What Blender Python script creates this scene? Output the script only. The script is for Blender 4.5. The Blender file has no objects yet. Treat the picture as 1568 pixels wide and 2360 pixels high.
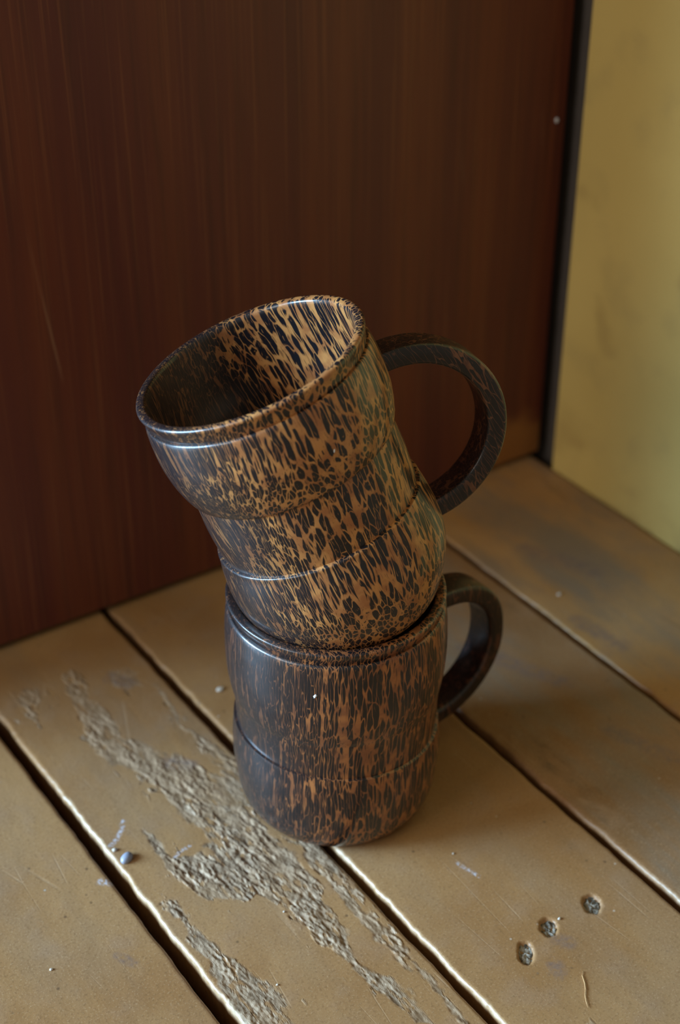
import bpy, bmesh, math, random
import numpy as np
from mathutils import Vector, Matrix, noise as mnoise

random.seed(7)
SC = bpy.context.scene
COL = SC.collection

# ------------------------------------------------------------------ camera
HEAD = math.radians(35.0)                 # camera heading, clockwise from +Y (boards run along Y)
PITCH = math.radians(33.92)
CAM_Z = 0.465
R_ = Vector((math.cos(HEAD), -math.sin(HEAD), 0))
FH = Vector((math.sin(HEAD), math.cos(HEAD), 0))
fwd = FH * math.cos(PITCH) + Vector((0, 0, -math.sin(PITCH)))
upv = FH * math.sin(PITCH) + Vector((0, 0, math.cos(PITCH)))
cd = bpy.data.cameras.new('camera')
cam = bpy.data.objects.new('camera', cd)
COL.objects.link(cam)
m = Matrix((R_, upv, -fwd)).transposed().to_4x4()
m.translation = Vector((0, 0, CAM_Z))
cam.matrix_world = m
cd.sensor_fit = 'VERTICAL'
cd.sensor_height = 23.5
cd.sensor_width = 23.5
cd.lens = 3658.0 / 2360.0 * 23.5
cd.clip_start = 0.01
cd.clip_end = 30
cd.dof.use_dof = True
cd.dof.focus_distance = 0.565
cd.dof.aperture_fstop = 4.8
SC.camera = cam

# ------------------------------------------------------------------ world, daylight, exposure
w = bpy.data.worlds.new('room_ambient')
SC.world = w
w.use_nodes = True
bg = w.node_tree.nodes['Background']
bg.inputs['Color'].default_value = (1.0, 0.88, 0.68, 1)
bg.inputs['Strength'].default_value = 0.26

def area(name, pos, target, sx, sy, power, color):
    ld = bpy.data.lights.new(name, 'AREA')
    ld.shape = 'RECTANGLE'
    ld.size, ld.size_y = sx, sy
    ld.energy = power
    ld.color = color
    o = bpy.data.objects.new(name, ld)
    COL.objects.link(o)
    o.location = pos
    o.rotation_euler = (Vector(target) - Vector(pos)).to_track_quat('-Z', 'Z').to_euler()
    return o
AZ, EL, DI = math.radians(151.5), math.radians(15), 2.0
MUG = Vector((0.2775, 0.399, 0.10))
lp = MUG + DI * Vector((math.cos(AZ) * math.cos(EL), math.sin(AZ) * math.cos(EL), math.sin(EL)))
area('daylight_from_doorway', lp, MUG, 0.62, 1.10, 172, (0.43, 0.70, 1.0))
area('added_side_fill', MUG + 2.6 * Vector((math.cos(math.radians(24)) * math.cos(math.radians(184)), math.cos(math.radians(24)) * math.sin(math.radians(184)), math.sin(math.radians(24)))), MUG, 0.9, 1.0, 21, (1.0, 0.95, 0.86))  # soft fill light, added to brighten the wall and the mugs' left fronts

vs = SC.view_settings
vs.view_transform = 'Standard'
vs.look = 'None'
vs.exposure = 0.0
vs.gamma = 1.0
vs.use_curve_mapping = False

# ------------------------------------------------------------------ helpers
def link(o, parent=None):
    COL.objects.link(o)
    if parent is not None:
        o.parent = parent
    return o
def mesh_obj(name, V, Fc, mat, parent=None, smooth=True, sharp=None):
    me = bpy.data.meshes.new(name)
    me.from_pydata([tuple(v) for v in V], [], [tuple(f) for f in Fc])
    me.update()
    if smooth:
        me.polygons.foreach_set('use_smooth', [True] * len(me.polygons))
    if sharp:
        me.set_sharp_from_angle(angle=math.radians(sharp))
    me.materials.append(mat)
    return link(bpy.data.objects.new(name, me), parent)
def bm_obj(name, bm, mat, parent=None, smooth=False):
    me = bpy.data.meshes.new(name)
    bm.normal_update()
    bm.to_mesh(me)
    bm.free()
    if smooth:
        me.polygons.foreach_set('use_smooth', [True] * len(me.polygons))
    me.materials.append(mat)
    return link(bpy.data.objects.new(name, me), parent)
def empty(name, loc=(0, 0, 0)):
    o = bpy.data.objects.new(name, None)
    o.empty_display_size = 0.02
    o.location = loc
    return link(o)
def tag(o, label=None, cat=None, group=None, kind=None):
    if label: o['label'] = label
    if cat: o['category'] = cat
    if group: o['group'] = group
    if kind: o['kind'] = kind
    return o
def box_bm(x0, x1, y0, y1, z0, z1, bev=0.0, seg=2):
    bm = bmesh.new()
    bmesh.ops.create_cube(bm, size=1)
    for v in bm.verts:
        v.co = Vector(((x0 + x1) / 2 + v.co.x * (x1 - x0), (y0 + y1) / 2 + v.co.y * (y1 - y0), (z0 + z1) / 2 + v.co.z * (z1 - z0)))
    if bev:
        bmesh.ops.bevel(bm, geom=list(bm.edges), offset=bev, segments=seg, affect='EDGES')
    return bm
def srgb(r, g, b):
    f = lambda c: (c / 255 / 12.92) if c / 255 <= 0.04045 else ((c / 255 + 0.055) / 1.055) ** 2.4
    return (f(r), f(g), f(b), 1)

class NT:
    """small node-tree helper"""
    def __init__(s, name):
        s.m = bpy.data.materials.new(name)
        s.m.use_nodes = True
        s.t = s.m.node_tree
        s.b = s.t.nodes['Principled BSDF']
    def n(s, typ, **kw):
        nd = s.t.nodes.new(typ)
        for k, v in kw.items():
            setattr(nd, k, v)
        return nd
    def l(s, a, b): s.t.links.new(a, b)
    def val(s, nd, idx, v):
        if hasattr(v, 'is_linked') or isinstance(v, bpy.types.NodeSocket): s.l(v, nd.inputs[idx])
        else: nd.inputs[idx].default_value = v
    def math(s, op, a, b=0.0, c=0.0, clamp=False):
        nd = s.n('ShaderNodeMath', operation=op, use_clamp=clamp)
        for i, v in enumerate((a, b, c)): s.val(nd, i, v)
        return nd.outputs[0]
    def smooth(s, v, a, b, ta=0.0, tb=1.0):
        nd = s.n('ShaderNodeMapRange', interpolation_type='SMOOTHSTEP')
        s.val(nd, 0, v)
        for i, q in enumerate((a, b, ta, tb)): s.val(nd, i + 1, q)
        return nd.outputs[0]
    def mix(s, fac, a, b, blend='MIX'):
        nd = s.n('ShaderNodeMix', data_type='RGBA', blend_type=blend)
        s.val(nd, 0, fac); s.val(nd, 6, a); s.val(nd, 7, b)
        return nd.outputs[2]
    def noise(s, vec, scale, detail=3.0, rough=0.5, out=0):
        nd = s.n('ShaderNodeTexNoise')
        s.l(vec, nd.inputs['Vector'])
        nd.inputs['Scale'].default_value = scale
        nd.inputs['Detail'].default_value = detail
        nd.inputs['Roughness'].default_value = rough
        return nd.outputs[out]
    def mapping(s, vec, loc=(0, 0, 0), rot=(0, 0, 0), scale=(1, 1, 1)):
        nd = s.n('ShaderNodeMapping')
        s.l(vec, nd.inputs[0])
        nd.inputs[1].default_value = loc; nd.inputs[2].default_value = rot; nd.inputs[3].default_value = scale
        return nd.outputs[0]
    def obj(s): return s.n('ShaderNodeTexCoord').outputs['Object']
    def attr(s, name): return s.n('ShaderNodeAttribute', attribute_name=name).outputs['Fac']
    def bump(s, h, strength, dist, prev=None):
        nd = s.n('ShaderNodeBump')
        nd.inputs['Strength'].default_value = strength
        nd.inputs['Distance'].default_value = dist
        s.l(h, nd.inputs['Height'])
        if prev is not None: s.l(prev, nd.inputs['Normal'])
        return nd.outputs[0]
    def end(s, color, rough, normal=None, spec=0.5, coat=0.0, coat_rough=0.2):
        s.val(s.b, 'Base Color', color); s.val(s.b, 'Roughness', rough)
        s.b.inputs['Specular IOR Level'].default_value = spec
        s.b.inputs['Coat Weight'].default_value = coat
        s.b.inputs['Coat Roughness'].default_value = coat_rough
        if normal is not None: s.l(normal, s.b.inputs['Normal'])
        return s.m

# ------------------------------------------------------------------ materials
def palm_wood(name, tan_a, tan_b, dark, seed, tilt, dark_shift, deep=0.4, fine=1.0, rough=0.5, left=0.06, spec=0.28, coat=0.6):
    k = NT(name)
    P = k.obj()
    # slow waviness of the fibres
    wn = k.n('ShaderNodeTexNoise'); k.l(P, wn.inputs['Vector']); wn.inputs['Scale'].default_value = 24; wn.inputs['Detail'].default_value = 1.0
    sub = k.n('ShaderNodeVectorMath', operation='SUBTRACT'); k.l(wn.outputs['Color'], sub.inputs[0]); sub.inputs[1].default_value = (.5, .5, .5)
    scl = k.n('ShaderNodeVectorMath', operation='SCALE'); k.l(sub.outputs[0], scl.inputs[0]); scl.inputs['Scale'].default_value = 0.006
    wf = k.n('ShaderNodeTexNoise'); k.l(k.mapping(P, scale=(1, 1, .3)), wf.inputs['Vector']); wf.inputs['Scale'].default_value = 420; wf.inputs['Detail'].default_value = 1.0
    s2 = k.n('ShaderNodeVectorMath', operation='SUBTRACT'); k.l(wf.outputs['Color'], s2.inputs[0]); s2.inputs[1].default_value = (.5, .5, .5)
    s3 = k.n('ShaderNodeVectorMath', operation='SCALE'); k.l(s2.outputs[0], s3.inputs[0]); s3.inputs['Scale'].default_value = 0.0016
    a0 = k.n('ShaderNodeVectorMath', operation='ADD'); k.l(P, a0.inputs[0]); k.l(s3.outputs[0], a0.inputs[1])
    add = k.n('ShaderNodeVectorMath', operation='ADD'); k.l(a0.outputs[0], add.inputs[0]); k.l(scl.outputs[0], add.inputs[1])
    V = k.mapping(add.outputs[0], loc=(seed, seed * .7, seed * .3), rot=tilt)
    sp = k.n('ShaderNodeSeparateXYZ'); k.l(P, sp.inputs[0])
    x = sp.outputs[0]
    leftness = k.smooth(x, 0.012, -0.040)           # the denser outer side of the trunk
    # fibre bundles: stretched cells, finer towards the dense side
    fac = k.math('MULTIPLY_ADD', leftness, 1.0 * fine, fine)
    V0 = k.mapping(add.outputs[0], rot=tilt)
    s0 = k.n('ShaderNodeSeparateXYZ'); k.l(V0, s0.inputs[0])
    cb = k.n('ShaderNodeCombineXYZ')
    k.l(k.math('MULTIPLY', s0.outputs[0], fac), cb.inputs[0]); k.l(k.math('MULTIPLY', s0.outputs[1], fac), cb.inputs[1]); k.l(s0.outputs[2], cb.inputs[2])
    Q = k.mapping(cb.outputs[0], loc=(seed * 90, seed * 70, seed * 50), scale=(510, 510, 66))
    vo = k.n('ShaderNodeTexVoronoi', feature='F1'); k.l(Q, vo.inputs['Vector']); vo.inputs['Scale'].default_value = 1.0; vo.inputs['Randomness'].default_value = 1.0
    ve = k.n('ShaderNodeTexVoronoi', feature='DISTANCE_TO_EDGE'); k.l(Q, ve.inputs['Vector']); ve.inputs['Scale'].default_value = 1.0; ve.inputs['Randomness'].default_value = 1.0
    sz = k.n('ShaderNodeSeparateColor'); k.l(vo.outputs['Color'], sz.inputs[0])
    patch = k.noise(k.mapping(V, scale=(1, 1, .4)), 60, 2)
    # width of the pale ground between the bundles: wider here and there, narrow on the dense side
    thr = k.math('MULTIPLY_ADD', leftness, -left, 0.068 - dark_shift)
    thr = k.math('ADD', thr, k.math('MULTIPLY', k.math('SUBTRACT', patch, 0.5), 0.26))
    thr = k.math('ADD', thr, k.math('MULTIPLY', k.math('SUBTRACT', sz.outputs[0], 0.5), 0.17))
    thr = k.math('ADD', thr, k.math('MULTIPLY', k.smooth(sz.outputs[1], 0.88, 0.90), 0.3))
    thr = k.math('MAXIMUM', thr, k.math('MULTIPLY_ADD', leftness, -0.015, 0.028))
    jag = k.math('MULTIPLY', k.math('SUBTRACT', k.noise(k.mapping(V, scale=(1, 1, .15)), 1500, 2), 0.5), 0.09)
    d2 = k.math('ADD', ve.outputs['Distance'], jag)
    rnd = k.math('MULTIPLY', k.math('SUBTRACT', k.math('MULTIPLY_ADD', leftness, 0.2, 0.66 + dark_shift * 2), vo.outputs['Distance']), 0.55)
    both = k.math('SMOOTH_MIN', k.math('SUBTRACT', d2, thr), k.math('ADD', rnd, jag), 0.08)
    core = k.smooth(both, -0.035, 0.03)
    # hairline pale threads inside the dark bundles and fine dark ones in the pale wood
    thr_n = k.noise(k.mapping(V, scale=(1, 1, .035)), 1900, 1)
    hair = k.smooth(thr_n, 0.62, 0.72)
    hair2 = k.smooth(thr_n, 0.40, 0.30)
    core = k.math('MULTIPLY', core, k.math('SUBTRACT', 1.0, k.math('MULTIPLY', hair, 0.45)))
    core = k.math('MAXIMUM', core, k.math('MULTIPLY', hair2, 0.55))
    mott = k.noise(V, 160, 3)
    tan = k.mix(k.smooth(mott, .35, .65), tan_a, tan_b)
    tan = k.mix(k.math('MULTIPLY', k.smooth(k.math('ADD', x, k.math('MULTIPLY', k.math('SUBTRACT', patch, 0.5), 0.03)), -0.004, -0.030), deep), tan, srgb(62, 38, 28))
    col = k.mix(core, tan, dark)
    b1 = k.bump(core, 0.12, 0.0004)
    b2 = k.bump(k.noise(k.mapping(V, scale=(1, 1, .1)), 1600, 2), 0.10, 0.0003, b1)
    rg = k.math('MULTIPLY_ADD', k.noise(P, 220, 2), 0.16, rough - 0.08)
    return k.end(col, rg, b2, spec=spec, coat=coat, coat_rough=0.2)

TAN1, TAN2 = srgb(184, 128, 72), srgb(152, 96, 54)
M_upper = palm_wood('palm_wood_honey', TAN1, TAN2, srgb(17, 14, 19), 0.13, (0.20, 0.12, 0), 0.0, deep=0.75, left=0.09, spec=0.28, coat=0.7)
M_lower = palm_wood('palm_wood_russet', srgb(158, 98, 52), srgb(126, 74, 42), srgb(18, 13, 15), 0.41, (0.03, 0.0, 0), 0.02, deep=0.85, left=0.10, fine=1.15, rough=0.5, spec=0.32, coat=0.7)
M_handle_u = palm_wood('palm_wood_dark', srgb(112, 72, 48), srgb(84, 50, 36), srgb(22, 17, 19), 0.77, (0.0, 0.25, 0), 0.12, fine=1.1, rough=0.5)
M_handle_l = palm_wood('palm_wood_near_black', srgb(92, 54, 36), srgb(74, 42, 30), srgb(22, 15, 14), 0.93, (0.0, 0.1, 0), 0.11, fine=1.1, rough=0.5)

def floor_paint(name, grey, seed, base_a=srgb(160, 122, 80), base_b=srgb(147, 107, 66)):
    k = NT(name)
    P = k.mapping(k.obj(), loc=(seed, seed * 2.1, 0))
    n1 = k.noise(P, 14, 4)
    n2 = k.noise(P, 60, 4)
    n3 = k.noise(P, 900, 2)
    base = k.mix(k.smooth(n1, .35, .65), base_a, base_b)
    base = k.mix(k.math('MULTIPLY', k.smooth(n2, .48, .72), 0.55), base, srgb(152, 118, 86))
    # scuffed, greyed areas along the grain
    st = k.noise(k.mapping(P, scale=(1, .28, 1)), 26, 5, .6)
    base = k.mix(k.math('MULTIPLY', k.smooth(st, .44, .66), grey), base, srgb(128, 112, 94))
    st2 = k.noise(k.mapping(P, loc=(3, 1, 0), scale=(1, .2, 1)), 40, 5, .62)
    base = k.mix(k.math('MULTIPLY', k.smooth(st2, .60, .74), min(1, grey * .9)), base, srgb(84, 68, 50))
    # fine speckle and dirt dots
    base = k.mix(k.math('MULTIPLY', k.smooth(n3, .52, .72), .4), base, srgb(112, 82, 52))
    base = k.mix(k.math('MULTIPLY', k.smooth(k.noise(P, 1300, 2), .56, .72), .3), base, srgb(196, 164, 126))
    dv = k.n('ShaderNodeTexVoronoi'); k.l(P, dv.inputs['Vector']); dv.inputs['Scale'].default_value = 170
    sc = k.n('ShaderNodeSeparateColor'); k.l(dv.outputs['Color'], sc.inputs[0])
    dots = k.math('MULTIPLY', k.smooth(dv.outputs['Distance'], .16, .05), k.smooth(sc.outputs[0], .78, .85))
    base = k.mix(k.math('MULTIPLY', dots, .7), base, srgb(88, 66, 46))
    dots2 = k.math('MULTIPLY', k.smooth(dv.outputs['Distance'], .12, .04), k.smooth(sc.outputs[1], .90, .95))
    base = k.mix(k.math('MULTIPLY', dots2, .6), base, srgb(205, 190, 170))
    # thin pale scratches, mostly across the light
    sv = k.n('ShaderNodeTexVoronoi', feature='DISTANCE_TO_EDGE'); k.l(k.mapping(P, rot=(0, 0, .6), scale=(60, 7, 1)), sv.inputs['Vector']); sv.inputs['Scale'].default_value = 1
    scr = k.math('MULTIPLY', k.smooth(sv.outputs['Distance'], .012, .003), k.smooth(k.noise(P, 30, 2), .52, .66))
    base = k.mix(k.math('MULTIPLY', scr, .14), base, srgb(205, 180, 150))
    # bare worn wood where the paint is gone (a shape of its own, stored on the plank)
    wear = k.attr('wear')
    wn = k.noise(k.mapping(P, scale=(1, .35, 1)), 330, 4, .6)
    bare = k.mix(k.smooth(wn, .35, .62), srgb(116, 94, 70), srgb(170, 145, 117))
    base = k.mix(wear, base, bare)
    chalk = k.math('MULTIPLY', k.attr('chalk'), k.smooth(k.noise(P, 700, 3, .6), .40, .62))
    base = k.mix(k.math('MULTIPLY', chalk, .65), base, srgb(206, 210, 222))
    smudge = k.math('MULTIPLY', k.attr('smudge'), k.smooth(k.noise(P, 240, 4, .6), .30, .62))
    base = k.mix(k.math('MULTIPLY', smudge, .55), base, srgb(112, 96, 92))
    edge = k.attr('edge')
    pale = k.mix(k.smooth(k.noise(P, 380, 3), .35, .65), srgb(216, 196, 166), srgb(176, 146, 108))
    base = k.mix(k.math('MULTIPLY', edge, .45), base, pale)
    b = k.bump(n3, .12, .0004)
    b = k.bump(n2, .20, .002, b)
    h = k.math('MULTIPLY', wear, wn)
    b = k.bump(h, .7, .0010, b)
    b = k.bump(k.math('MULTIPLY', scr, -1.0), .2, .0003, b)
    rg = k.math('MULTIPLY_ADD', n2, .25, .32)
    rg = k.math('ADD', rg, k.math('MULTIPLY', wear, .22))
    return k.end(base, rg, b, spec=0.45)
M_floor = [floor_paint('ochre_floor_paint_%s' % q[0], *q[1:]) for q in (('clean', .25, 1.3), ('worn', .30, 4.2), ('smooth', .22, 7.7), ('scuffed', 1.0, 11.1, srgb(148, 111, 76), srgb(134, 97, 60)), ('brightened', .9, 15.9, srgb(176, 136, 90), srgb(166, 122, 72)))]  # scuffed board's base darkened and far board's lightened to carry the light there

k = NT('dark_subfloor')
M_sub = k.end(srgb(30, 22, 15), .9)

k = NT('mahogany_stained_door')
P = k.obj()
g1 = k.noise(k.mapping(P, scale=(1, 1, .03)), 260, 5, .6)
g2 = k.noise(k.mapping(P, scale=(1, 1, .05)), 34, 3)
g3 = k.noise(k.mapping(P, scale=(1, 1, .012)), 620, 2)
c = k.mix(k.smooth(g2, .30, .72), srgb(84, 35, 31), srgb(106, 52, 31))
c = k.mix(k.math('MULTIPLY', k.smooth(g1, .45, .68), .45), c, srgb(64, 30, 24))
c = k.mix(k.math('MULTIPLY', k.smooth(g3, .52, .75), .5), c, srgb(122, 70, 44))
sp = k.n('ShaderNodeSeparateXYZ'); k.l(P, sp.inputs[0])
# bare scuffed corner low on the hinge side
cx = k.math('MULTIPLY', k.math('SUBTRACT', sp.outputs[0], .504), .8)
cz = k.math('MULTIPLY', k.math('SUBTRACT', sp.outputs[2], .010), .9)
dd = k.math('SQRT', k.math('ADD', k.math('MULTIPLY', cx, cx), k.math('MULTIPLY', cz, cz)))
dd = k.math('ADD', dd, k.math('MULTIPLY', k.math('SUBTRACT', k.noise(P, 55, 3), .5), .03))
c = k.mix(k.math('MULTIPLY', k.smooth(dd, .026, .010), .8), c, srgb(150, 100, 50))
sv = k.n('ShaderNodeTexVoronoi', feature='DISTANCE_TO_EDGE'); k.l(k.mapping(P, rot=(0, .05, 0), scale=(26, 1, 2.2)), sv.inputs['Vector'])
sv.inputs['Scale'].default_value = 1
scr = k.math('MULTIPLY', k.smooth(sv.outputs['Distance'], .014, .004), k.smooth(k.noise(k.mapping(P, loc=(4.2, 0, 0)), 9, 2), .56, .70))
c = k.mix(k.math('MULTIPLY', scr, .25), c, srgb(170, 130, 100))
b = k.bump(g1, .10, .0006)
M_door = k.end(c, k.math('MULTIPLY_ADD', g1, .18, .36), b, spec=.45)

k = NT('ochre_wall_plaster')
P = k.obj()
n1 = k.noise(P, 7, 4); n2 = k.noise(P, 38, 4); n3 = k.noise(P, 420, 3)
c = k.mix(k.smooth(n1, .35, .65), srgb(206, 178, 106), srgb(196, 168, 98))
c = k.mix(k.math('MULTIPLY', k.smooth(n2, .50, .75), .3), c, srgb(160, 138, 88))
sp = k.n('ShaderNodeSeparateXYZ'); k.l(P, sp.inputs[0])
low = k.smooth(k.math('ADD', sp.outputs[2], k.math('MULTIPLY', k.math('SUBTRACT', n2, .5), .05)), .045, -.01)
dirt = k.math('MULTIPLY', low, k.smooth(k.noise(P, 26, 4), .42, .66))
c = k.mix(k.math('MULTIPLY', dirt, .65), c, srgb(120, 88, 52))
c = k.mix(k.math('MULTIPLY', k.smooth(k.noise(k.mapping(P, loc=(0, .31, .02)), 24, 2),   .66, .74), .22), c, srgb(112, 80, 48))
b = k.bump(n3, .25, .0008); b = k.bump(n2, .15, .004, b)
M_wall = k.end(c, .62, b, spec=.3)

k = NT('charcoal_jamb')
M_jamb = k.end(k.mix(k.noise(k.obj(), 60, 3), srgb(82, 74, 68), srgb(66, 58, 54)), .7, spec=.3)  # dark grey for the strip in the gap between wall and door
k = NT('plain_white')
M_fleck = k.end(k.mix(k.noise(k.obj(), 900, 2), srgb(232, 234, 238), srgb(200, 204, 210)), .4)
k = NT('blue_grey_stone')
M_stone = k.end(k.mix(k.noise(k.obj(), 500, 2), srgb(160, 166, 182), srgb(132, 138, 154)), .32)
k = NT('pale_crumb')
M_crumb = k.end(k.mix(k.noise(k.obj(), 700, 2), srgb(214, 206, 194), srgb(176, 164, 148)), .7)
k = NT('straw_fibre')
M_straw = k.end(k.mix(k.noise(k.obj(), 400, 2), srgb(224, 180, 126), srgb(204, 156, 104)), .5)
k = NT('grey_filler')
P = k.obj()
n = k.noise(P, 420, 4, .6)
M_filler = k.end(k.mix(k.smooth(n, .38, .62), srgb(72, 62, 48), srgb(156, 146, 130)), .75, k.bump(n, .8, .001))

# ------------------------------------------------------------------ floor: subfloor + planks with real gaps, chips and worn relief
WEAR = {
'A': [(218.7,428.6),(219.7,411.6),(216.7,402.0),(209.6,399.2),(201.6,402.3),(202.0,412.2),(199.4,423.3),(196.7,412.1),(197.1,400.4),(196.0,392.5),(196.8,383.4),(200.9,375.7),(206.3,373.1),(212.4,368.9),(218.8,369.2),(221.8,358.7),(222.4,347.7),(223.3,334.5),(228.2,327.7),(229.4,315.8),(230.1,303.5),(231.8,292.8),(231.6,284.6),(236.7,281.0),(236.5,287.5),(238.0,302.2),(234.8,309.9),(232.5,321.3),(235.3,334.0),(235.9,345.2),(240.8,355.0),(240.9,368.5),(241.1,378.4),(241.2,391.3),(244.2,410.7)],
'B': [(185.1,385.6),(191.2,387.3),(191.7,376.2),(189.8,365.9),(192.3,357.3),(191.9,349.8),(194.9,341.0),(199.2,329.4),(200.8,317.7),(196.2,309.4),(190,285),(186,270),(181.5,319.7),(182.9,332.3),(183.7,344.5),(185.1,352.3),(185.5,364.3),(187.8,375.4)],
'C': [(243.5,386.4),(253.6,373.5),(253.4,359.7),(251.9,346.0),(246.9,337.6),(248.5,324.8),(248.4,310.2),(249.4,297.4),(248,270),(245,262),(246.2,293.3),(244.0,305.6),(243.0,317.3),(243.0,331.0),(243.1,343.8),(244.3,357.4),(243.8,372.8)],
'D': [(206.2,466.5),(205.1,483.0),(210.9,511.6),(219.0,533.7),(226.0,525.2),(219.1,505.9),(220.5,480.2),(223.3,467.0),(231.4,458.3),(236.8,445.2),(243.5,432.9),(245.3,421.1),(240,395),(226.8,391.6),(220.7,395.8),(216.8,406.7),(216.1,428.4),(214.7,451.5)],
'E': [(248.9,509.2),(246.6,486.6),(244.3,468.3),(247.6,456.4),(252.3,438.9),(246.6,423.2),(243.5,432.9),(242.8,451.8),(242.0,473.2),(244.9,494.6)],
'F': [(233.7,519.9),(244.2,516.1),(244.7,501.7),(235.9,500.9),(232.6,510.1)],
'G': [(191.5,525.2),(203.9,530.2),(198.0,514.0),(191.7,505.2),(188.8,515.4)],
}
def vnoise(x, y, seed=0):
    """vectorised value noise in [0,1]"""
    xi = np.floor(x).astype(np.int64); yi = np.floor(y).astype(np.int64)
    fx = x - xi; fy = y - yi
    fx = fx * fx * (3 - 2 * fx); fy = fy * fy * (3 - 2 * fy)
    def h(a, b):
        n = (a * 374761393 + b * 668265263 + seed * 974711) & 0x7fffffff
        n = ((n ^ (n >> 13)) * 1274126177) & 0x7fffffff
        n = n ^ (n >> 16)
        return (n & 0xffff) / 65535.0
    return (h(xi, yi) * (1 - fx) + h(xi + 1, yi) * fx) * (1 - fy) + (h(xi, yi + 1) * (1 - fx) + h(xi + 1, yi + 1) * fx) * fy
def fbm(x, y, oct=4, seed=0):
    s = 0; a = .5; t = 0
    for i in range(oct):
        s = s + a * vnoise(x * 2 ** i, y * 2 ** i, seed + i * 17); t += a; a *= .5
    return s / t
def sdist(px, py, poly):
    """signed distance (mm), positive inside"""
    P = np.array(poly, float); d = np.full(px.shape, 1e9); ins = np.zeros(px.shape, bool)
    for i in range(len(P)):
        a = P[i]; b = P[(i + 1) % len(P)]; e = b - a
        t = np.clip(((px - a[0]) * e[0] + (py - a[1]) * e[1]) / (e @ e + 1e-9), 0, 1)
        d = np.minimum(d, np.hypot(px - a[0] - t * e[0], py - a[1] - t * e[1]))
        c = ((a[1] > py) != (b[1] > py)) & (px < (b[0] - a[0]) * (py - a[1]) / (b[1] - a[1] + 1e-12) + a[0])
        ins ^= c
    return np.where(ins, d, -d)
NAILS = [(285.0, 286.5, 3.0, 5.6), (300.2, 291.1, 3.4, 4.6), (321.3, 290.0, 3.5, 5.2)]      # mm: x, y, half sizes
sst = lambda v, a, b: (lambda t: t * t * (3 - 2 * t))(np.clip((v - a) / (b - a), 0, 1))

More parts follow.
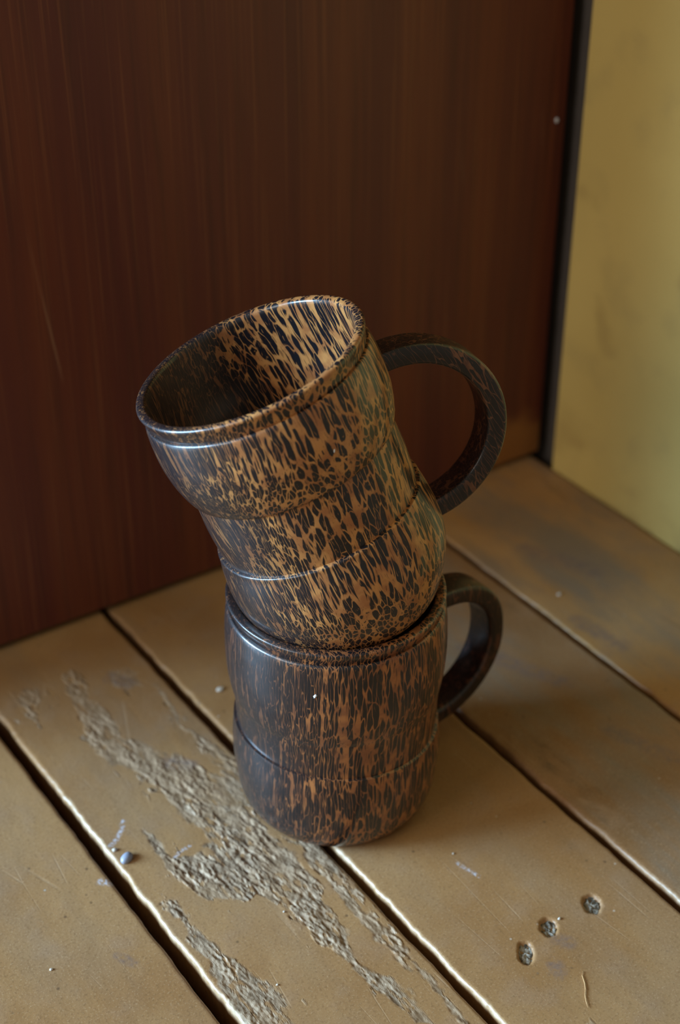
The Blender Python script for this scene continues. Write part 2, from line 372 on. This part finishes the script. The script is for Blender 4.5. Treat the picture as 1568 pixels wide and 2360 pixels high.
CHALK = [([(194.7, 432.3), (191.7, 427.9), (187.7, 424.8), (184.5, 423.3)], 1.5), ([(210, 404.8), (205.4, 404.6), (202.2, 402.8)], 1.1), ([(171.9, 408.4), (175.6, 404.9)], 2.0), ([(292, 336), (294.6, 325.8)], 1.0)]
SMUDGE = [([(289.8, 276.0), (288.5, 272.5)], 5.0), ([(299, 284), (301, 281)], 4.5), ([(228, 452), (234, 446)], 5.5), ([(238, 508), (234, 515)], 6), ([(160, 372), (163, 366)], 3), ([(400, 395), (380, 440)], 7), ([(470, 450), (455, 485)], 8), ([(405, 330), (395, 360)], 6), ([(440, 400), (436, 425)], 7)]
floor = empty('floor')
tag(floor, kind='structure')
sub = bm_obj('subfloor', box_bm(-1.2, .52, -.6, 2.22, -.06, -.018), M_sub, floor)
def plank(x0, x1, mat, res, seed, ylo=-.5, yhi=2.2, lift=0.0, wear=None, nails=False, edge_amt=1.0, edge_y=(.40, .48)):
    """one floorboard; top is a height field in mm"""
    X0, X1 = x0 * 1e3, x1 * 1e3
    n = max(6, int((X1 - X0 - 3) / res))
    xs = np.r_[X0, X0 + .15, X0 + .4, X0 + .8, np.linspace(X0 + 1.4, X1 - 1.4, n), X1 - .7, X1 - .25, X1]
    ys = np.r_[np.linspace(ylo * 1e3, 215, 24)[:-1], np.arange(215, 575, res), np.linspace(575, yhi * 1e3, 16)]
    GX, GY = np.meshgrid(xs, ys)
    dl = GX - X0; dr = X1 - GX
    # ragged, hand-planed edges
    wl = (fbm(GY / 9, GY * 0 + seed, 4, seed) - .5) * 1.5 + (vnoise(GY / 2.2, GY * 0 + 3, seed + 5) - .5) * .35
    wr = (fbm(GY / 11, GY * 0 + seed + 7, 4, seed + 3) - .5) * 1.1
    XX = GX + wl * np.exp(-dl / 5) + wr * np.exp(-dr / 5)
    Z = (fbm(GX / 45, GY / 120, 3, seed + 1) - .5) * .5
    Z += (fbm(GX / 6, GY / 14, 3, seed + 2) - .5) * .10
    rl = (.35 + .65 * sst(GY, edge_y[1] * 1e3 + 20, edge_y[0] * 1e3)) + .7 * (fbm(GY / 13, GY * 0 + 9, 3, seed + 8) - .5)
    Z -= 1.1 * rl * (1 - np.clip(dl / 1.2, 0, 1)) ** 2 + .9 * (1 - np.clip(dr / 1.3, 0, 1)) ** 2
    W = np.zeros_like(Z)
    if wear:
        jx = GX + (fbm(GX / 5, GY / 9, 4, seed + 20) - .5) * 7
        jy = GY + (fbm(GX / 6, GY / 12, 4, seed + 30) - .5) * 12
        for kk, poly in WEAR.items():
            d = sdist(jx, jy, poly)
            amt = .75 if kk in 'DEFG' else 1.0
            W = np.maximum(W, sst(d, -.5, .9) * amt)
        # leftover paint flakes inside, small bare nicks outside
        fl = fbm(GX / 2.2, GY / 7, 4, seed + 40)
        W *= 1 - .9 * sst(fl, .60, .70)
        big = fbm(GX / 9, GY / 22, 3, seed + 47)
        W *= .75 + .25 * sst(big, .38, .58)
        W *= 1 - .12 * sst(GY, 425, 470)
        nick = sst(fbm(GX / 2.5, GY / 9, 4, seed + 44), .74, .80)
        near = np.zeros_like(W)
        for poly in WEAR.values(): near = np.maximum(near, sst(sdist(GX, GY, poly), -9, 0))
        W = np.maximum(W, nick * near)
        # chunky torn grain running along the board
        r1 = 1 - np.abs(2 * fbm(GX / 2.0 + GY / 13, GY / 6.5, 4, seed + 50) - 1)
        r2 = fbm(GX / .9 + GY / 20, GY / 2.2, 3, seed + 60)
        amp = .35 + 1.3 * sst(fbm(GX / 7, GY / 15, 3, seed + 64), .30, .70)
        r3 = fbm(GX / .6 + GY / 9, GY / 1.1, 3, seed + 66)
        Z += W * (-.42 + amp * (1.0 * (r1 - .6) + .65 * (r2 - .5)) + .45 * (r3 - .5))
    if nails:
        for (nx, ny, ax, ay) in NAILS:
            ca, sa = math.cos(-.61), math.sin(-.61)
            ux = (GX - nx) * ca + (GY - ny) * sa; uy = -(GX - nx) * sa + (GY - ny) * ca
            ang = np.arctan2(uy, ux)
            rr = np.hypot(ux / ax, uy / ay) * (1 + .22 * (vnoise(ang * 2 + nx, ang * 0 + ny, 5) - .5) + .04 * np.sin(ang * 7 + nx))
            Z -= 1.5 * sst(rr, 1.06, .80)
        wsp = sdist(GX + (fbm(GX / 4, GY / 6, 4, 3) - .5) * 9, GY + (fbm(GX / 5, GY / 7, 4, 4) - .5) * 9, [(268, 248), (282, 250), (290, 236), (280, 228), (266, 236)])
        W = np.maximum(W, .7 * sst(wsp, -.6, .8)); Z -= .25 * W
    fade = sst(GY, edge_y[1] * 1e3, edge_y[0] * 1e3)
    E = edge_amt * fade * sst(.75 * (.25 + .75 * fade) + 2.2 * (fbm(GY / 7, GX / 3, 4, seed + 70) - .42) - dl, -.35, .35) * (dl < 4.2)
    E = np.maximum(E, .4 * edge_amt * fade * sst(.5 + 1.8 * (fbm(GY / 8, GX / 3, 4, seed + 90) - .5) - dr, -.3, .3))
    Z += lift * 1e3
    def strokes(lst):
        A = np.zeros_like(Z)
        for pl, wd in lst:
            for (ax_, ay_), (bx_, by_) in zip(pl[:-1], pl[1:]):
                ex, ey = bx_ - ax_, by_ - ay_
                t = np.clip(((GX - ax_) * ex + (GY - ay_) * ey) / (ex * ex + ey * ey), 0, 1)
                A = np.maximum(A, sst(np.hypot(GX - ax_ - t * ex, GY - ay_ - t * ey), wd, wd * .3))
        return A
    CH = strokes(CHALK); SM = strokes(SMUDGE)
    nr, nc = Z.shape
    V = np.stack([XX, GY, Z], -1).reshape(-1, 3) / 1e3
    idx = np.arange(nr * nc).reshape(nr, nc)
    F4 = np.stack([idx[:-1, :-1], idx[:-1, 1:], idx[1:, 1:], idx[1:, :-1]], -1).reshape(-1, 4)
    # sides
    base = len(V)
    Ls = V[idx[:, 0]].copy(); Ls[:, 2] -= .0035; Lb = V[idx[:, 0]].copy(); Lb[:, 2] = -.018; Lb[:, 0] = x0 + .0004
    Rb = V[idx[:, -1]].copy(); Rb[:, 2] = -.018; Rb[:, 0] = x1 - .0004
    V = np.vstack([V, Ls, Lb, Rb])
    iL = base + np.arange(nr); iB = iL + nr; iR = iB + nr
    q = lambda a, b: np.stack([a[:-1], a[1:], b[1:], b[:-1]], -1)
    F4 = np.vstack([F4, q(idx[:, 0], iL), q(iL, iB), q(iR, idx[:, -1])])
    me = bpy.data.meshes.new('plank')
    me.vertices.add(len(V)); me.vertices.foreach_set('co', V.ravel())
    me.loops.add(F4.size); me.loops.foreach_set('vertex_index', F4.ravel().astype(np.int32))
    me.polygons.add(len(F4)); me.polygons.foreach_set('loop_start', np.arange(0, F4.size, 4, dtype=np.int32))
    me.polygons.foreach_set('use_smooth', np.ones(len(F4), bool))
    me.update(calc_edges=True); me.validate()
    ext = np.zeros(3 * nr)
    a = me.attributes.new('wear', 'FLOAT', 'POINT'); a.data.foreach_set('value', np.r_[W.ravel(), ext].astype(np.float32))
    a = me.attributes.new('edge', 'FLOAT', 'POINT'); a.data.foreach_set('value', np.r_[E.ravel(), ext].astype(np.float32))
    a = me.attributes.new('chalk', 'FLOAT', 'POINT'); a.data.foreach_set('value', np.r_[CH.ravel(), ext].astype(np.float32))
    a = me.attributes.new('smudge', 'FLOAT', 'POINT'); a.data.foreach_set('value', np.r_[SM.ravel(), ext].astype(np.float32))
    me.materials.append(mat)
    return link(bpy.data.objects.new('plank', me), floor)
p1 = plank(.0965, .1755, M_floor[0], .9, 11, edge_amt=.8)
p2 = plank(.1816, .2533, M_floor[1], .42, 23, wear=True, edge_y=(.43, .50))
p3 = plank(.2578, .3462, M_floor[2], .7, 37, nails=True, edge_y=(.375, .40))
p4 = plank(.3502, .4244, M_floor[3], 1.2, 51, edge_amt=.6, edge_y=(.27, .33), lift=.0003)
p5 = plank(.4280, .5160, M_floor[4], 1.2, 67, edge_amt=.3, edge_y=(.25, .3))
for i in range(10):
    xr = .0915 - .083 * i
    plank(xr - .079, xr, M_floor[(i * 2) % 3 * 2 % 5], 4.0, 100 + i * 7)
for o, lab in ((p1, 'clean ochre-painted board in the near left corner'), (p2, 'board with torn grey bare grain where the paint wore off'), (p3, 'board under the mugs with three filled nail holes')):
    o['label'] = lab
# rough filler lumps in the nail holes
for i, (nx, ny, ax, ay) in enumerate(NAILS):
    V = []; Fc = []
    nr_, ns_ = 7, 28
    for a_ in range(nr_ + 1):
        for b_ in range(ns_):
            t = b_ / ns_ * 2 * math.pi; q = a_ / nr_
            px, py = q * ax * .98 * math.cos(t), q * ay * .98 * math.sin(t)
            ca, sa = math.cos(-.61), math.sin(-.61)
            x, y = px * ca - py * sa, px * sa + py * ca
            z = -1.15 + .9 * (mnoise.noise(Vector((x * .9 + nx, y * .7 + ny, i))) + .4 * mnoise.noise(Vector((x * 2.4, y * 2.2 + ny, i + 4))))
            z -= .35 * (1 if q == 1 else 0)
            V.append(((nx + x) / 1e3, (ny + y) / 1e3, min(z, -.1) / 1e3))
    for a_ in range(nr_):
        for b_ in range(ns_):
            b2 = (b_ + 1) % ns_
            Fc.append((a_ * ns_ + b_, (a_ + 1) * ns_ + b_, (a_ + 1) * ns_ + b2, a_ * ns_ + b2))
    mesh_obj('filler_plug', V, Fc, M_filler, p3)

# ------------------------------------------------------------------ wall, jamb, door
tag(bm_obj('wall_right', box_bm(.517, .65, .21, .5370, -.06, 2.4, .0015), M_wall), kind='structure')  # stops short out of view so its lit end doesn't reflect in the mugs
tag(bm_obj('added_dark_post', box_bm(.512, .655, .14, .21, -.018, 2.4, .003), M_door), kind='structure')  # unseen dark post added to close the shortened wall
tag(bm_obj('trim_1', box_bm(.5255, .60, .5372, .66, -.018, 2.4, .001), M_jamb), kind='structure')
tag(bm_obj('wall_back', box_bm(-.25, .66, 2.2, 2.32, -.06, 2.4, .0015), M_wall), kind='structure')
DW = .46
bm = box_bm(-DW, 0, 0, .036, .003, 2.02, .0012)
door = bm_obj('door_1', bm, M_door)
# object origin stays at world origin so that the grain is laid out in room space
dm = Matrix.Translation(Vector((.519, .549, 0))) @ Matrix.Rotation(math.radians(-2.2), 4, 'Z')
door.data.transform(dm)
tag(door, kind='structure')
def blob(name, loc, size, mat, parent=None, seed=0, rough=.25, sub=2):
    bm = bmesh.new()
    bmesh.ops.create_icosphere(bm, subdivisions=sub, radius=1)
    for v in bm.verts:
        f = 1 + rough * mnoise.noise(v.co * 1.7 + Vector((seed, seed, 0)))
        v.co = Vector((v.co.x * size[0] * f, v.co.y * size[1] * f, v.co.z * size[2] * f))
    o = bm_obj(name, bm, mat, parent, smooth=True)
    o.location = loc
    return o
fl = blob('white_fleck', (.5125, .5488, .1935), (.0011, .0004, .0014), M_fleck, door, 3)
fl['label'] = 'tiny white paint fleck near the hinge edge'

# ------------------------------------------------------------------ mugs
def spline(pts, n_per=8):
    """Catmull-Rom through (r,z); a point given three values (r,z,1) is a sharp corner"""
    out = []
    P = [(p[0], p[1]) for p in pts]; S = [len(p) > 2 for p in pts]
    for i in range(len(P) - 1):
        p1, p2 = P[i], P[i + 1]
        p0 = P[i - 1] if i > 0 and not S[i] else (2 * p1[0] - p2[0], 2 * p1[1] - p2[1])
        p3 = P[i + 2] if i + 2 < len(P) and not S[i + 1] else (2 * p2[0] - p1[0], 2 * p2[1] - p1[1])
        d = math.hypot(p2[0] - p1[0], p2[1] - p1[1])
        n = max(2, min(16, int(d / .7)))
        for j in range(n):
            t = j / n
            q = [.5 * (2 * p1[c] + (p2[c] - p0[c]) * t + (2 * p0[c] - 5 * p1[c] + 4 * p2[c] - p3[c]) * t * t + (-p0[c] + 3 * p1[c] - 3 * p2[c] + p3[c]) * t ** 3) for c in (0, 1)]
            out.append(tuple(q))
    out.append(P[-1])
    return out
def lathe(name, prof, mat, parent, seed, scale=1.0, warp=None, ns=224, closed=False, notches=()):
    V = []; Fc = []
    n = len(prof)
    for (r, z) in prof:
        for b_ in range(ns):
            t = b_ / ns * 2 * math.pi
            rr = r + (.16 * mnoise.noise(Vector((math.cos(t) * 1.4 + seed, math.sin(t) * 1.4, z * .05))) if r > 1 else 0)
            zz = z
            if warp: zz = warp(rr * math.cos(t), rr * math.sin(t), z)
            x, y = rr * math.cos(t), rr * math.sin(t)
            V.append((x * scale / 1e3, y * scale / 1e3, zz * scale / 1e3))
    for i in range(n if closed else n - 1):
        i2 = (i + 1) % n
        for b_ in range(ns):
            b2 = (b_ + 1) % ns
            Fc.append((i * ns + b_, i * ns + b2, i2 * ns + b2, i2 * ns + b_))
    return mesh_obj(name, V, Fc, mat, parent, sharp=32)

def handle(name, mat, parent, phi, rc, zc, rin, rout, wd, e, x_end, sq=2.0, bev=1.6, scale=1.0):
    """turned ring with a rectangular, soft-edged section, ends let into the wall"""
    V = []; Fc = []
    phi = math.radians(phi)
    sec = []
    hw = wd / 2; th = rout - rin
    for (cx, cy, a0) in ((1 - bev / th, 1 - bev / hw, 0), (bev / th, 1 - bev / hw, 90), (bev / th, -1 + bev / hw, 180), (1 - bev / th, -1 + bev / hw, 270)):
        for j in range(5):
            a = math.radians(a0 + j * 22.5)
            sec.append((rin + cx * th + bev * math.cos(a), cy * hw + bev * math.sin(a)))
    ts_end = math.acos(max(-1, min(1, (x_end - rc) / (((rin + rout) / 2) * e))))
    N = 84
    er = (math.cos(phi), math.sin(phi)); et = (-math.sin(phi), math.cos(phi))
    for i in range(N + 1):
        t = -ts_end + 2 * ts_end * i / N
        c, s = math.cos(t), math.sin(t)
        f = (abs(c) ** sq + abs(s) ** sq) ** (-1 / sq) if t > 0 else 1.0
        for (rho, off) in sec:
            ra = rc + e * rho * c * f; za = zc + rho * s * (f if t > 0 else 1)
            V.append(((er[0] * ra + et[0] * off) * scale / 1e3, (er[1] * ra + et[1] * off) * scale / 1e3, za * scale / 1e3))
    m_ = len(sec)
    for i in range(N):
        for j in range(m_):
            j2 = (j + 1) % m_
            Fc.append((i * m_ + j, (i + 1) * m_ + j, (i + 1) * m_ + j2, i * m_ + j2))
    Fc.append(tuple(range(m_))); Fc.append(tuple(N * m_ + j for j in reversed(range(m_))))
    o = mesh_obj(name, V, Fc, mat, parent)
    return o

# ---- lower mug, upright on the third board (profile in mm: radius, height)
def warp_lower(x, y, z):
    return z - .065 * x * math.exp(-((z - 42) / 11) ** 2)
lower = empty('wooden_mug', (0, 0, 0))
tag(lower, 'upright russet palm-wood mug standing on the floorboards, carrying the other mug', 'mug', 'palm-wood mugs')
out_l = [(33.0, 0, 1), (34.6, .5), (36.8, 2.6), (39.0, 6.5), (40.5, 12), (41.4, 20), (41.95, 28), (41.75, 35), (41.25, 40.6), (41.1, 41.7, 1), (40.1, 42.1, 1), (40.2, 47), (40.5, 53), (41.0, 58.5, 1), (41.9, 62), (42.9, 69), (43.35, 78), (43.1, 88), (42.75, 92.5), (42.35, 96.4), (41.95, 97.8), (41.4, 98.35, 1), (40.7, 98.4, 1)]
in_l = [(37.6, 98.4, 1), (37.3, 80), (37.0, 40), (35.5, 14), (31, 9), (20, 8), (.05, 8)]
body_prof = [(.05, .7), (30.5, .7), (31.5, .2)] + spline(out_l) + spline(in_l)
lathe('body', body_prof, M_lower, lower, 1.7, warp=warp_lower)
rim_l = [(40.6, 98.3, 1), (40.8, 98.9, 1), (41.2, 100.2), (41.9, 101.8), (42.2, 102.8), (42.1, 103.4), (41.7, 103.75), (41.1, 104), (39.3, 104.05), (38.4, 103.7), (37.9, 102.8), (37.6, 101), (37.6, 98.3, 1)]
lathe('rim', spline(rim_l), M_lower, lower, 1.7, closed=True)
handle('handle', M_handle_l, lower, 37.4, 48.1, 46.6, 26.7, 34.1, 14.2, 1.07, 38.6, sq=2.35)['label'] = 'near-black ring handle'
LOC_L = Vector((0.2775, 0.3990, 0))
def cam2world(v):
    return Vector((v[0] * math.cos(HEAD) + v[1] * math.sin(HEAD), -v[0] * math.sin(HEAD) + v[1] * math.cos(HEAD), v[2]))
lower.matrix_world = Matrix.Translation(LOC_L + Vector((0, 0, .0002))) @ Matrix.Rotation(-HEAD, 4, 'Z')
def fleck(parent, az, r, z, size, seed):  # small white spot set on the mug's outer wall
    az = math.radians(az)
    o = blob('white_fleck', (r * math.cos(az) / 1e3, r * math.sin(az) / 1e3, z / 1e3), (size * .45, size * .3, size * .7), M_fleck, parent, seed, .5)
    o.rotation_euler = (0, .5, az + math.pi / 2)
    return o
fleck(lower, 260, 43.2, 85.5, .0013, 5)['label'] = 'tiny white fleck'

# ---- upper mug, leaning in the mouth of the lower one
S_U = 1.0245
rim_c = Vector((0, 0, CAM_Z)) + S_U * (Vector((-.0311, .4751, .2072)) - Vector((0, 0, CAM_Z)))
ax = Vector((-.356, .0264, .934)).normalized()
ux = Vector((0, 1, 0)).cross(ax).normalized(); vx = ax.cross(ux)
HU = 110.0
org = rim_c - ax * (HU * S_U / 1e3)
upper = empty('wooden_mug')
tag(upper, 'honey-coloured leopard-spotted palm-wood mug leaning in the mouth of the lower mug', 'mug', 'palm-wood mugs')
mw = Matrix((cam2world(ux), cam2world(vx), cam2world(ax))).transposed().to_4x4()
mw.translation = cam2world(org) + Vector((0, 0, .0005))
upper.matrix_world = mw
h = lambda q: HU - q
out_u = [(27.0, h(110), 1), (28.6, h(109.4)), (30.6, h(108)), (33.0, h(105)), (36.4, h(99)), (39.3, h(92)), (40.7, h(85.5)), (40.9, h(79)), (40.3, h(72)), (39.3, h(66.4)), (39.15, h(64.9)), (38.85, h(64.4), 1), (37.7, h(64.0), 1), (37.9, h(60)), (38.25, h(52)), (38.1, h(45)), (37.9, h(39.0), 1), (39.0, h(38.1)), (40.6, h(34.2)), (42.0, h(28)), (42.65, h(20.5)), (42.35, h(13)), (41.9, h(8.8)), (41.6, h(7.4)), (41.25, h(6.75)), (40.8, h(6.5), 1), (40.4, h(6.5), 1)]
in_u = [(37.85, h(6.5), 1), (37.6, h(22)), (36.4, h(32)), (35.2, h(45)), (34.8, h(70)), (34, h(90)), (30, h(99)), (20, h(101)), (.05, h(101))]
body_prof = [(.05, h(109.2)), (25.0, h(109.2)), (26.0, h(109.9))] + spline(out_u) + spline(in_u)
lathe('body', body_prof, M_upper, upper, 4.1, scale=S_U)
rim_u = [(40.35, h(6.6), 1), (40.55, h(6.1), 1), (40.95, h(4.2)), (41.6, h(2.4)), (41.98, h(1.2)), (41.9, h(.5)), (41.4, h(.05)), (40.6, h(-.1)), (39.2, h(.1)), (38.5, h(.7)), (38.1, h(1.9)), (37.9, h(4.5)), (37.85, h(6.6), 1)]
lathe('rim', spline(rim_u), M_upper, upper, 4.1, scale=S_U, closed=True)
handle('handle', M_handle_u, upper, 19.1, 41.8 / 1.03, h(53.9 / 1.03), 28.1 / 1.03, 35.8 / 1.03, 14.3 / 1.03, 1.06, 38.2, scale=S_U)['label'] = 'dark streaked ring handle'
fleck(upper, 302, 42.35 * S_U, 86.0 * S_U, .0011, 9)['label'] = 'tiny white fleck'

# ------------------------------------------------------------------ small things on the boards
st = blob('pebble', (.1860, .4130, .0006), (.0021, .0032, .0018), M_stone, None, 2, .12)
st.rotation_euler = (0, 0, math.radians(-62))
tag(st, 'tiny smooth blue-grey pebble lying on the pale edge of the worn board', 'pebble')
c1 = blob('plaster_chip', (.2703, .4800, .0003), (.0022, .0013, .0006), M_crumb, None, 6, .4)
tag(c1, 'small whitish chip on the board behind the upright mug, left of it', 'chip')
CR = [(.1368, .3804, .0007, 'pale crumb on the clean board in the near left corner'),
      (.2221, .3544, .0005, 'white crumb on the bare island of the worn board'),
      (.3060, .2915, .0007, 'white crumb right beside the middle nail hole'),
      (.2938, .3410, .0005, 'pale crumb just right of the foot of the upright mug'),
      (.2011, .3269, .0005, 'white crumb low on the worn board near the bottom edge'),
      (.1844, .4199, .0011, 'bluish white chip on the pale board edge above the pebble'),
      (.4430, .4461, .0011, 'pale crumb on the far board below the ochre wall')]
for i, (x, y, s_, lab) in enumerate(CR):
    o = blob('plaster_crumb', (x, y, .0002), (s_, s_ * .8, s_ * .6), M_crumb, None, 20 + i, .5)
    tag(o, lab, 'crumb', 'plaster crumbs on the floor')
# a curved straw fibre
pts = [(296.1, 267.7), (294.6, 266.3), (293.2, 263.5), (291.4, 261.0), (289.6, 259.3), (288.0, 257.0), (286.6, 254.4)]
V = []; Fc = []
for i, (x, y) in enumerate(pts):
    r = .00022 * (1 - .5 * abs(i / 3 - 1))
    for j in range(6):
        a = j / 6 * 2 * math.pi
        V.append((x / 1e3 + r * math.cos(a), y / 1e3 + r * .3 * math.cos(a), .00035 + r * math.sin(a)))
for i in range(len(pts) - 1):
    for j in range(6):
        j2 = (j + 1) % 6
        Fc.append((i * 6 + j, i * 6 + j2, (i + 1) * 6 + j2, (i + 1) * 6 + j))
Fc.append(tuple(range(6))); Fc.append(tuple((len(pts) - 1) * 6 + j for j in range(6)))
tag(mesh_obj('straw_fibre', V, Fc, M_straw), 'thin curved straw-coloured fibre lying on the board with nail holes', 'fibre')
